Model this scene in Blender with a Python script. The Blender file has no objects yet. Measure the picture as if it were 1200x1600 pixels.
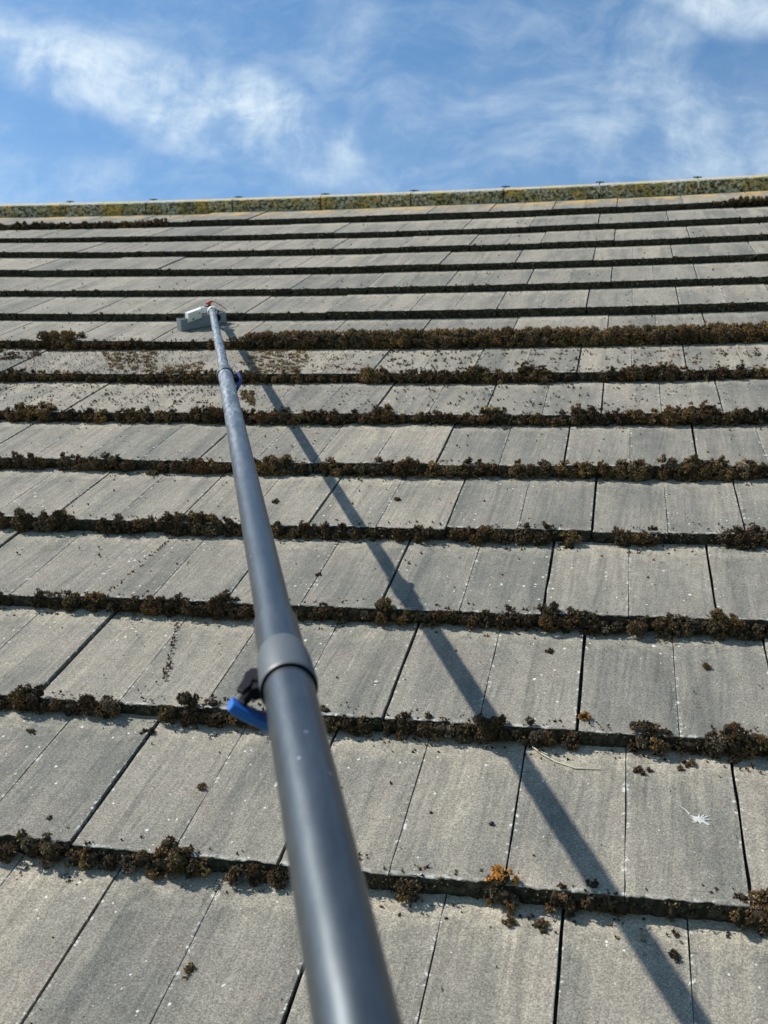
import bpy, math, random
import numpy as np
from mathutils import Vector, Matrix

rng = np.random.default_rng(7)
random.seed(7)
D2R = math.radians
PITCH = D2R(35)
G, TH, SAG, HW, OFF = 0.32136, 0.0273, 0.00695, 0.147, 1.82212   # gauge, step, sag, half tile width, joint phase
CP, SP = math.cos(PITCH), math.sin(PITCH)
# roof frame: u along the eaves, v up the slope, n out of the slope
ROOF = Matrix(((1, 0, 0, 0), (0, CP, -SP, 0), (0, SP, CP, 0), (0, 0, 0, 1)))
def W3(p): return ROOF @ Vector(p)
scene = bpy.context.scene
C = scene.collection

# ------------------------------------------------------------------ camera
cam_d = bpy.data.cameras.new('camera'); cam = bpy.data.objects.new('camera', cam_d); C.objects.link(cam)
cam_d.sensor_fit = 'VERTICAL'; cam_d.sensor_height = 36; cam_d.sensor_width = 27
cam_d.lens = 1724.2 / 1600 * 36
right = Vector((0.97858289, 0.19989522, -0.04916740)); down = Vector((0.04505672, -0.44104640, -0.89635259))
fwd = Vector((-0.20086170, 0.87493998, -0.44060708))
R3 = ROOF.to_3x3()
r, u, b = R3 @ right, R3 @ (-down), R3 @ (-fwd)
loc = W3((2.518309, -1.0217002, 1.0649014))
cam.matrix_world = Matrix(((r.x, u.x, b.x, loc.x), (r.y, u.y, b.y, loc.y), (r.z, u.z, b.z, loc.z), (0, 0, 0, 1)))
cam_d.clip_start = 0.02; cam_d.clip_end = 5000
cam_d.dof.use_dof = True; cam_d.dof.focus_distance = 1.75; cam_d.dof.aperture_fstop = 12.5
scene.camera = cam

# ------------------------------------------------------------------ sun, sky, exposure
sun_uvn = Vector((-0.68922, 0.39580, 0.60689)); sw = (R3 @ sun_uvn).normalized()
sd = bpy.data.lights.new('sun', 'SUN'); so = bpy.data.objects.new('sun', sd); C.objects.link(so)
sd.energy = 5.0; sd.angle = D2R(0.55); sd.color = (1.0, 0.96, 0.895)
so.rotation_euler = sw.to_track_quat('Z', 'Y').to_euler()
scene.view_settings.view_transform = 'Standard'; scene.view_settings.look = 'None'
scene.view_settings.exposure = 0.40; scene.view_settings.gamma = 1; scene.view_settings.use_curve_mapping = False

class NT:
    """small node-building helper"""
    def __init__(s, tree): s.t = tree; s.n = tree.nodes; s.l = tree.links
    def new(s, typ, **kw):
        nd = s.n.new(typ)
        for k, v in kw.items(): setattr(nd, k, v)
        return nd
    def put(s, sock, v):
        if v is None: return
        if hasattr(v, 'is_linked') or hasattr(v, 'links'): s.l.new(v, sock)
        else:
            try: sock.default_value = v
            except Exception: sock.default_value = tuple(v) + (1,)
    def math(s, op, a, b=None, c=None, clamp=False):
        nd = s.new('ShaderNodeMath', operation=op); nd.use_clamp = clamp
        for i, v in enumerate((a, b, c)): s.put(nd.inputs[i], v) if v is not None else None
        return nd.outputs[0]
    def noise(s, vec, scale, detail=4, rough=0.55, dist=0.0, out=0):
        nd = s.new('ShaderNodeTexNoise'); s.put(nd.inputs['Vector'], vec)
        nd.inputs['Scale'].default_value = scale; nd.inputs['Detail'].default_value = detail
        nd.inputs['Roughness'].default_value = rough; nd.inputs['Distortion'].default_value = dist
        return nd.outputs[out]
    def voro(s, vec, scale, feature='F1', out='Distance', rnd=1.0):
        nd = s.new('ShaderNodeTexVoronoi', feature=feature); s.put(nd.inputs['Vector'], vec)
        nd.inputs['Scale'].default_value = scale; nd.inputs['Randomness'].default_value = rnd
        return nd.outputs[out]
    def mapping(s, vec, sc=(1, 1, 1), lo=(0, 0, 0), rot=(0, 0, 0)):
        nd = s.new('ShaderNodeMapping'); s.put(nd.inputs['Vector'], vec)
        nd.inputs['Scale'].default_value = sc; nd.inputs['Location'].default_value = lo; nd.inputs['Rotation'].default_value = rot
        return nd.outputs[0]
    def ramp(s, fac, pts, interp='LINEAR'):
        nd = s.new('ShaderNodeValToRGB'); s.put(nd.inputs[0], fac); cr = nd.color_ramp; cr.interpolation = interp
        while len(cr.elements) < len(pts): cr.elements.new(0.5)
        for e, (p, c) in zip(cr.elements, pts):
            e.position = p; e.color = (c, c, c, 1) if isinstance(c, (int, float)) else tuple(c) + (1,)
        return nd.outputs[0]
    def mix(s, fac, a, b, mode='MIX'):
        nd = s.new('ShaderNodeMix', data_type='RGBA', blend_type=mode)
        s.put(nd.inputs[0], fac); s.put(nd.inputs[6], a if hasattr(a, 'links') else tuple(a) + (1,)); s.put(nd.inputs[7], b if hasattr(b, 'links') else tuple(b) + (1,))
        return nd.outputs[2]
    def mr(s, v, a, b, c=0.0, d=1.0, smooth=True):
        nd = s.new('ShaderNodeMapRange', interpolation_type='SMOOTHSTEP' if smooth else 'LINEAR')
        s.put(nd.inputs[0], v)
        for i, x in enumerate((a, b, c, d)): nd.inputs[i + 1].default_value = x
        return nd.outputs[0]

world = bpy.data.worlds.new('World'); scene.world = world; world.use_nodes = True
w = NT(world.node_tree); w.n.clear()
wo = w.new('ShaderNodeOutputWorld'); bg = w.new('ShaderNodeBackground'); w.l.new(bg.outputs[0], wo.inputs[0])
sky = w.new('ShaderNodeTexSky'); sky.sky_type = 'NISHITA'; sky.sun_disc = False
sky.sun_elevation = math.asin(sw.z); sky.sun_rotation = math.atan2(sw.x, sw.y)
sky.altitude = 100; sky.air_density = 1.0; sky.dust_density = 0.35; sky.ozone_density = 2.0
bg.inputs[1].default_value = 0.097
tc = w.new('ShaderNodeTexCoord').outputs['Generated']
sx = w.new('ShaderNodeSeparateXYZ'); w.l.new(tc, sx.inputs[0])
yy = w.math('MAXIMUM', sx.outputs[1], 0.12)
ca = w.math('DIVIDE', sx.outputs[0], yy); ce = w.math('DIVIDE', sx.outputs[2], yy)
def cloud_blob(cx, cy, rx, ry, ang, soft=1.0):
    dx = w.math('SUBTRACT', ca, cx); dy = w.math('SUBTRACT', ce, cy); c_, s_ = math.cos(ang), math.sin(ang)
    a = w.math('DIVIDE', w.math('ADD', w.math('MULTIPLY', dx, c_), w.math('MULTIPLY', dy, s_)), rx)
    b_ = w.math('DIVIDE', w.math('SUBTRACT', w.math('MULTIPLY', dy, c_), w.math('MULTIPLY', dx, s_)), ry)
    q = w.math('ADD', w.math('MULTIPLY', a, a), w.math('MULTIPLY', b_, b_))
    return w.math('MULTIPLY', w.mr(q, 0.0, 1.0, 1.0, 0.0), soft)
cv = w.new('ShaderNodeCombineXYZ'); w.l.new(ca, cv.inputs[0]); w.l.new(ce, cv.inputs[1])
blobs = [(-.57, .605, .16, .055, -.28, 1.0), (-.47, .565, .14, .060, -.45, 1.0), (-.365, .545, .12, .055, -.45, 1.25), (-.31, .515, .08, .05, -.5, .9), (-.70, .65, .12, .05, -.3, .9),
         (-.27, .515, .16, .07, -.2, .28), (-.60, .48, .13, .05, .0, .35), (.03, .525, .22, .07, .2, .45), (.10, .500, .14, .06, 0, .75),
         (.075, .650, .10, .04, -.35, 1.0), (.02, .59, .05, .10, -.2, .55), (-.285, .655, .05, .11, -.15, .30), (-.16, .56, .2, .05, .2, .15)]
acc = None
for bl in blobs:
    o_ = cloud_blob(*bl); acc = o_ if acc is None else w.math('MAXIMUM', acc, o_)
warp = w.noise(cv.outputs[0], 5.0, 3, .6, out=1)
wv = w.new('ShaderNodeVectorMath', operation='MULTIPLY_ADD'); w.l.new(warp, wv.inputs[0]); wv.inputs[1].default_value = (.10, .10, 0); w.l.new(cv.outputs[0], wv.inputs[2])
n1 = w.noise(w.mapping(wv.outputs[0], (1, 1.9, 1), rot=(0, 0, .35)), 6.0, 10, .66, .12)
n2 = w.noise(w.mapping(wv.outputs[0], (2.4, .8, 1), rot=(0, 0, -.25)), 9.0, 10, .66, .15)
nn = w.math('ADD', w.math('MULTIPLY', n1, .6), w.math('MULTIPLY', n2, .4))
d1 = w.math('MULTIPLY', w.math('ADD', w.math('MULTIPLY', w.mr(nn, .36, .66), .82), .14), acc)
d2 = w.math('MULTIPLY', w.mr(n1, .42, .78), .30)       # thin veil everywhere
dens = w.math('MINIMUM', w.math('ADD', w.math('MULTIPLY', d1, .78), d2), .92)
skyc = w.new('ShaderNodeHueSaturation'); skyc.inputs['Saturation'].default_value = 1.14; skyc.inputs['Hue'].default_value = 0.494; skyc.inputs['Value'].default_value = 1.28
w.l.new(sky.outputs[0], skyc.inputs['Color'])
col = w.mix(dens, skyc.outputs[0], (6.6, 7.6, 8.2)); w.l.new(col, bg.inputs[0])

# ------------------------------------------------------------------ helpers
def mesh_obj(name, V, F, mats, parent=None, midx=None, smooth=False, attr=None, uv=None, origin=None, matrix=None):
    """V (N,3) array; F (M,3|4) int array or a list of them"""
    V = np.asarray(V, float)
    Fs = F if isinstance(F, list) and isinstance(F[0], np.ndarray) else [F]
    Fs = [np.asarray(f, np.int32) for f in Fs if len(f)]
    me = bpy.data.meshes.new(name)
    tot = sum(f.size for f in Fs); nf = sum(len(f) for f in Fs)
    if origin is not None: V = V - np.asarray(origin, float)
    me.vertices.add(len(V)); me.vertices.foreach_set('co', V.astype(np.float32).ravel())
    me.loops.add(tot); me.polygons.add(nf)
    me.loops.foreach_set('vertex_index', np.concatenate([f.ravel() for f in Fs]))
    ls = np.concatenate([np.full(len(f), f.shape[1]) for f in Fs]); st = np.concatenate([[0], np.cumsum(ls)[:-1]])
    me.polygons.foreach_set('loop_start', st.astype(np.int32))
    if midx is not None: me.polygons.foreach_set('material_index', np.asarray(midx, np.int32))
    me.polygons.foreach_set('use_smooth', np.full(nf, smooth))
    for m in (mats if isinstance(mats, (list, tuple)) else [mats]): me.materials.append(m)
    if attr:
        for k, a in attr.items():
            at = me.attributes.new(k, 'FLOAT_COLOR', 'POINT'); a = np.asarray(a, np.float32)
            if a.ndim == 1: a = np.stack([a, a, a], 1)
            at.data.foreach_set('color', np.concatenate([a, np.ones((len(a), 1), np.float32)], 1).ravel())
    me.update(calc_edges=True); me.validate()
    o = bpy.data.objects.new(name, me); C.objects.link(o)
    if parent is not None: o.parent = parent
    elif matrix is not None: o.matrix_world = matrix
    else:
        o.matrix_world = ROOF @ Matrix.Translation(Vector(origin) if origin is not None else Vector((0, 0, 0)))
    if parent is not None and origin is not None: o.location = origin
    return o
def tag(o, label=None, cat=None, group=None, kind=None):
    if label: o['label'] = label
    if cat: o['category'] = cat
    if group: o['group'] = group
    if kind: o['kind'] = kind
    return o
def empty(name, uvn=(0, 0, 0)):
    o = bpy.data.objects.new(name, None); C.objects.link(o); o.empty_display_size = .1
    o.matrix_world = ROOF @ Matrix.Translation(Vector(uvn)); return o
def tone(k): return
class MB:
    """collects pieces into one mesh"""
    def __init__(s): s.V = []; s.F4 = []; s.F3 = []; s.n = 0
    def add(s, V, F):
        V = np.asarray(V, float); F = np.asarray(F)
        if F.ndim != 2: raise ValueError('faces %s' % (F.shape,))
        (s.F4 if F.shape[1] == 4 else s.F3).append(F + s.n); s.V.append(V); s.n += len(V)
    def lathe(s, p0, ax, prof, seg=48, cap=True):
        ax = np.asarray(ax, float); ax = ax / np.linalg.norm(ax); t = np.array([0, 0, 1.]) if abs(ax[2]) < .9 else np.array([1., 0, 0])
        e = np.cross(ax, t); e /= np.linalg.norm(e); f = np.cross(ax, e); p0 = np.asarray(p0, float)
        th = np.linspace(0, 2 * np.pi, seg, endpoint=False); V = []
        for (z, rr) in prof: V.append(p0 + ax * z + rr * (np.cos(th)[:, None] * e + np.sin(th)[:, None] * f))
        V = np.concatenate(V); F = []
        for i in range(len(prof) - 1):
            for j in range(seg):
                a = i * seg + j; b2 = i * seg + (j + 1) % seg; F.append((a, b2, b2 + seg, a + seg))
        s.add(V, F)
        if cap:
            for zi, rr in ((0, prof[0]), (len(prof) - 1, prof[-1])):
                cc = p0 + ax * rr[0]; ring = V[zi * seg:(zi + 1) * seg]
                s.add(np.vstack([[cc], ring]), [(0, 1 + j, 1 + (j + 1) % seg) for j in range(seg)])
    def tube(s, pts, rad, seg=12):
        pts = np.asarray(pts, float); V = []; n = len(pts)
        rad = np.full(n, rad) if np.isscalar(rad) else np.asarray(rad)
        up = np.array([.13, .31, .94])
        for i in range(n):
            t = pts[min(i + 1, n - 1)] - pts[max(i - 1, 0)]; t /= np.linalg.norm(t) + 1e-12
            e = np.cross(t, up); e /= np.linalg.norm(e); f = np.cross(t, e)
            th = np.linspace(0, 2 * np.pi, seg, endpoint=False)
            V.append(pts[i] + rad[i] * (np.cos(th)[:, None] * e + np.sin(th)[:, None] * f))
        V = np.concatenate(V); F = [(i * seg + j, i * seg + (j + 1) % seg, (i + 1) * seg + (j + 1) % seg, (i + 1) * seg + j) for i in range(n - 1) for j in range(seg)]
        s.add(V, F)
        for k in (0, n - 1): s.add(np.vstack([[pts[k]], V[k * seg:(k + 1) * seg]]), [(0, 1 + j, 1 + (j + 1) % seg) for j in range(seg)])
    def prism(s, poly, o, ex, ey, ez, d0, d1, bev=0.0):
        """poly in (ex, ey), extruded along ez from d0 to d1 with a chamfer"""
        poly = np.asarray(poly, float); c = poly.mean(0); n = len(poly); o, ex, ey, ez = [np.asarray(a, float) for a in (o, ex, ey, ez)]
        dirs = c - poly; L = np.linalg.norm(dirs, axis=1)[:, None]; ins = poly + dirs / L * bev * 1.3
        rows = [(ins, d0), (poly, d0 + bev), (poly, d1 - bev), (ins, d1)] if bev else [(poly, d0), (poly, d1)]
        V = np.concatenate([o + p[:, :1] * ex + p[:, 1:] * ey + z * ez for p, z in rows]); R_ = len(rows)
        s.add(V, [(i * n + j, i * n + (j + 1) % n, (i + 1) * n + (j + 1) % n, (i + 1) * n + j) for i in range(R_ - 1) for j in range(n)])
        for k in (0, R_ - 1):
            ring = V[k * n:(k + 1) * n]; s.add(np.vstack([[ring.mean(0)], ring]), [(0, 1 + j, 1 + (j + 1) % n) for j in range(n)])
    def obj(s, name, mat, parent=None, smooth=False, **kw):
        Fs = []
        if s.F4: Fs.append(np.concatenate(s.F4))
        if s.F3: Fs.append(np.concatenate(s.F3))
        o = mesh_obj(name, np.concatenate(s.V), Fs, mat, parent, smooth=smooth, **kw)
        import bmesh
        bm = bmesh.new(); bm.from_mesh(o.data); bmesh.ops.remove_doubles(bm, verts=bm.verts, dist=1e-6); bmesh.ops.recalc_face_normals(bm, faces=bm.faces)
        if smooth:
            for e in bm.edges:
                if len(e.link_faces) == 2 and e.calc_face_angle(0) > .6: e.smooth = False
        bm.to_mesh(o.data); bm.free(); return o

# ------------------------------------------------------------------ materials
def newmat(name):
    m = bpy.data.materials.new(name); m.use_nodes = True; t = NT(m.node_tree); t.n.clear()
    o = t.new('ShaderNodeOutputMaterial'); p = t.new('ShaderNodeBsdfPrincipled'); t.l.new(p.outputs[0], o.inputs[0])
    return m, t, p
def bump(t, p, h, strength, dist):
    b_ = t.new('ShaderNodeBump'); b_.inputs['Strength'].default_value = strength; b_.inputs['Distance'].default_value = dist
    t.put(b_.inputs['Height'], h); t.l.new(b_.outputs[0], p.inputs['Normal'])
def plain(name, col, rough=.5, metal=0.0, var=.12, scale=60, bmp=0.0):
    m, t, p = newmat(name); oc = t.new('ShaderNodeTexCoord').outputs['Object']
    n = t.noise(oc, scale, 5, .6); c0 = tuple(x * (1 - var) for x in col); c1 = tuple(min(1, x * (1 + var)) for x in col)
    t.l.new(t.mix(n, c0, c1), p.inputs['Base Color']); p.inputs['Roughness'].default_value = rough; p.inputs['Metallic'].default_value = metal
    if bmp: bump(t, p, n, bmp, .002)
    if max(col) < .01: p.inputs['Specular IOR Level'].default_value = .12
    return m

def tile_material():
    m, t, p = newmat('weathered concrete tile')
    oc = t.new('ShaderNodeTexCoord').outputs['Object']
    at = t.new('ShaderNodeAttribute', attribute_name='tile').outputs['Color']        # r: per tile random, g: 0 lip .. 1 head, b: across the half tile
    sp = t.new('ShaderNodeSeparateColor'); t.l.new(at, sp.inputs[0]); rnd, vv, uu = sp.outputs
    # offset the pattern on every tile so that streaks end at joints
    ov = t.new('ShaderNodeCombineXYZ'); t.l.new(t.math('MULTIPLY', rnd, 37.0), ov.inputs[0]); t.l.new(t.math('MULTIPLY', rnd, 11.0), ov.inputs[1])
    pv = t.new('ShaderNodeVectorMath', operation='ADD'); t.l.new(oc, pv.inputs[0]); t.l.new(ov.outputs[0], pv.inputs[1]); pv = pv.outputs[0]
    fine = t.noise(oc, 700, 3, .7); grit = t.noise(oc, 330, 3, .75); mid = t.noise(pv, 38, 5, .65)
    streak = t.noise(t.mapping(pv, (13, 1.6, 1.6)), 1.0, 5, .6, .5)
    big = t.noise(t.mapping(pv, (5, 3, 3)), 1.0, 3, .5)
    grey, sand, pink = (.140, .141, .125), (.258, .238, .197), (.262, .218, .184)
    f = t.math('ADD', t.math('MULTIPLY', streak, .62), t.math('MULTIPLY', big, .38))
    base = t.mix(t.mr(f, .33, .63), grey, sand)
    base = t.mix(t.math('MULTIPLY', t.mr(t.noise(pv, 9, 3, .5), .50, .70), .35), base, pink)
    st2 = t.mr(t.noise(t.mapping(pv, (30, 1.3, 1.3)), 1.0, 3, .5, .3), .52, .68)
    base = t.mix(t.math('MULTIPLY', st2, .46), base, (.108, .109, .096))
    wear = t.mr(t.math('ADD', vv, t.math('MULTIPLY', t.math('SUBTRACT', mid, .5), .5)), .72, 1.02)   # sandy, less weathered band at the head lap
    base = t.mix(t.math('MULTIPLY', wear, .60), base, (.38, .345, .27))
    tonev = t.mix(rnd, (.84, .85, .85), (1.13, 1.10, 1.06)); base = t.mix(1.0, base, tonev, 'MULTIPLY')
    g2 = t.mix(t.mr(grit, .30, .70), (.60, .60, .61), (1.35, 1.34, 1.32)); base = t.mix(1.0, base, g2, 'MULTIPLY')
    g3 = t.mix(t.mr(fine, .30, .70), (.66, .66, .66), (1.34, 1.34, 1.33)); base = t.mix(1.0, base, g3, 'MULTIPLY')
    g4 = t.mix(t.mr(mid, .3, .7), (.90, .90, .90), (1.09, 1.09, 1.08)); base = t.mix(1.0, base, g4, 'MULTIPLY')
    # dark mineral grains
    dk = t.mr(t.voro(oc, 330), .10, .17, 1.0, 0.0); base = t.mix(t.math('MULTIPLY', dk, .45), base, (.05, .05, .045))
    # white efflorescence specks, denser in patches and next to the side joints
    patch = t.mr(t.noise(oc, 6.0, 3, .5), .40, .68)
    vs = t.new('ShaderNodeTexVoronoi'); t.put(vs.inputs['Vector'], t.mapping(oc, (1, .8, 1))); vs.inputs['Scale'].default_value = 95
    sc = t.new('ShaderNodeSeparateColor'); t.l.new(vs.outputs['Color'], sc.inputs[0])
    rad = t.math('MULTIPLY', t.math('MULTIPLY', t.mr(sc.outputs[0], .62, 1.0, .0, 1.0), .19), t.math('ADD', patch, .35))
    edge = t.mr(t.math('ABSOLUTE', t.math('SUBTRACT', uu, .5)), .455, .492)
    e1 = t.math('MULTIPLY', t.mr(t.noise(t.mapping(oc, (1, 1, 1)), 95, 4, .7), .565, .62), edge)
    lip = t.math('MULTIPLY', t.mr(t.noise(oc, 60, 4, .7), .50, .62), t.mr(vv, .0, .035, 1.0, 0.0))
    wh = t.math('LESS_THAN', t.math('ADD', vs.outputs['Distance'], t.math('MULTIPLY', t.math('SUBTRACT', t.noise(oc, 210, 4, .7), .5), .62)), rad)
    wht = t.math('MAXIMUM', t.math('MAXIMUM', wh, t.math('MULTIPLY', e1, .9)), t.math('MULTIPLY', lip, .75))
    base = t.mix(t.math('MULTIPLY', wht, .78), base, (.62, .61, .56))
    # orange lichen close under the ridge
    sx_ = t.new('ShaderNodeSeparateXYZ'); t.l.new(oc, sx_.inputs[0])
    ln = t.mr(t.math('ADD', sx_.outputs[1], t.math('MULTIPLY', t.math('SUBTRACT', t.noise(oc, 5.5, 4, .6), .5), .55)), 4.26, 4.52)
    left = t.mr(sx_.outputs[0], -1.0, 1.2, 1.0, .55)
    lf = t.math('MULTIPLY', t.math('MULTIPLY', ln, t.mr(t.noise(oc, 8, 5, .68), .45, .55)), left)
    base = t.mix(lf, base, t.mix(t.noise(oc, 90, 3), (.42, .28, .08), (.68, .38, .04)))
    # front edge and joint sides: mottled near-black colour over the tile tone
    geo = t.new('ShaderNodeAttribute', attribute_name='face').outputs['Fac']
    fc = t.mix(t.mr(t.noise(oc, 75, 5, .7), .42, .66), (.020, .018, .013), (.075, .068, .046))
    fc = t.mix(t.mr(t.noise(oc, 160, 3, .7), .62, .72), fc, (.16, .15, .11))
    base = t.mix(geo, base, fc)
    t.l.new(base, p.inputs['Base Color']); p.inputs['Roughness'].default_value = .93; p.inputs['Specular IOR Level'].default_value = .25
    h = t.math('ADD', t.math('ADD', t.math('MULTIPLY', grit, 1.0), t.math('MULTIPLY', fine, .5)), t.math('MULTIPLY', t.noise(t.mapping(pv, (20, 2.0, 2)), 1.0, 2, .5), 3.2))
    bump(t, p, h, .55, .0016)
    return m
MT_TILE = tile_material()
def moss_material():
    m, t, p = newmat('dry moss')
    a = t.new('ShaderNodeAttribute', attribute_name='tint').outputs['Color']; oc = t.new('ShaderNodeTexCoord').outputs['Object']
    n = t.mix(t.noise(oc, 500, 3, .7), (.70, .70, .70), (1.35, 1.33, 1.3))
    t.l.new(t.mix(1.0, a, n, 'MULTIPLY'), p.inputs['Base Color']); p.inputs['Roughness'].default_value = .95; p.inputs['Specular IOR Level'].default_value = .15
    return m
MT_MOSS = moss_material()
def ridge_material():
    m, t, p = newmat('lichened ridge concrete')
    oc = t.new('ShaderNodeTexCoord').outputs['Object']
    g1 = t.noise(oc, 90, 5, .75); base = t.mix(t.mr(g1, .32, .68), (.24, .225, .18), (.60, .56, .45))
    g = t.new('ShaderNodeAttribute', attribute_name='face').outputs['Fac']
    mort = t.mix(t.mr(t.noise(oc, 60, 5, .85), .44, .58), (.055, .055, .035), (.74, .69, .52)); base = t.mix(g, base, mort)
    l1 = t.mr(t.noise(oc, 7, 5, .7), .46, .58); l2 = t.mr(t.noise(oc, 60, 4, .7), .42, .52)
    base = t.mix(t.math('MULTIPLY', t.math('MULTIPLY', l1, l2), .88), base, t.mix(t.mr(t.noise(oc, 22, 3), .4, .6), (.34, .32, .13), (.66, .42, .08)))
    t.l.new(base, p.inputs['Base Color']); p.inputs['Roughness'].default_value = .95
    bump(t, p, t.noise(oc, 70, 5, .75), .8, .012); return m
MT_RIDGE = ridge_material()
MT_DECK = plain('dark roofing felt', (.025, .024, .022), .95)
def pole_material(name, c0, c1, rough, chalk):
    m, t, p = newmat(name); oc = t.new('ShaderNodeTexCoord').outputs['Object']
    # object space of the pole: z runs along the pole
    sc1 = t.noise(t.mapping(oc, (110, 110, 14)), 1.0, 6, .72, .3); sm = t.noise(t.mapping(oc, (140, 140, 45)), 1.0, 5, .7)
    sxz = t.new('ShaderNodeSeparateXYZ'); t.l.new(oc, sxz.inputs[0])
    far = t.mr(sxz.outputs[2], 1.6, 2.75, 1.0, 0.0)               # the upper lengths are scuffed and chalky, the lower ones clean
    ck = t.math('MULTIPLY', t.math('ADD', t.mr(sc1, .34, .76), t.math('MULTIPLY', t.mr(sm, .28, .78), .6)), t.math('ADD', t.math('MULTIPLY', far, chalk), .07))
    base = t.mix(t.math('MINIMUM', ck, .85), t.mix(sm, c0, c1), (.40, .43, .45))
    spk = t.math('MULTIPLY', t.math('LESS_THAN', t.voro(oc, 55), .07), .55); base = t.mix(spk, base, (.6, .63, .66))
    t.l.new(base, p.inputs['Base Color']); t.l.new(t.math('MULTIPLY', t.math('SUBTRACT', 1.0, ck), .85), p.inputs['Metallic'])
    t.l.new(t.math('ADD', t.math('MULTIPLY', ck, .22), rough), p.inputs['Roughness'])
    pass; return m
MT_POLE = pole_material('satin grey anodised pole', (.082, .094, .100), (.105, .118, .125), .34, .52)
MT_COLLAR = plain('grey plastic collar', (.072, .083, .090), .50, 0, .15, 90, .1)
MT_BLACK = plain('black plastic', (.006, .006, .007), .6)
MT_BLUE = plain('blue plastic', (.010, .115, .44), .42, 0, .2, 120)
MT_DBLUE = plain('dark blue plastic', (.012, .03, .14), .4)
MT_BLOCK = plain('scuffed grey plastic block', (.20, .225, .25), .6, 0, .2, 60, .3)
MT_WHITE = plain('dusty white plastic', (.66, .66, .62), .5, 0, .18, 70, .2)
MT_RED = plain('red plastic', (.40, .03, .02), .4)
MT_STEEL = plain('dull steel', (.10, .11, .11), .5, .7)
MT_DROP = plain('dried white dropping', (.44, .44, .41), .8, 0, .1, 200)
MT_STRAW = plain('pale dry straw', (.50, .45, .33), .7, 0, .15, 100)
MT_LEAF = plain('yellowed leaf', (.55, .47, .05), .6, 0, .2, 200)
MT_LAWN = plain('lawn', (.05, .09, .025), .95, 0, .5, 1.5)
MT_WALL = plain('brick wall', (.28, .17, .12), .9, 0, .3, 20)
MT_BIRD = plain('dark seed', (.02, .017, .013), .6)

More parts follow.
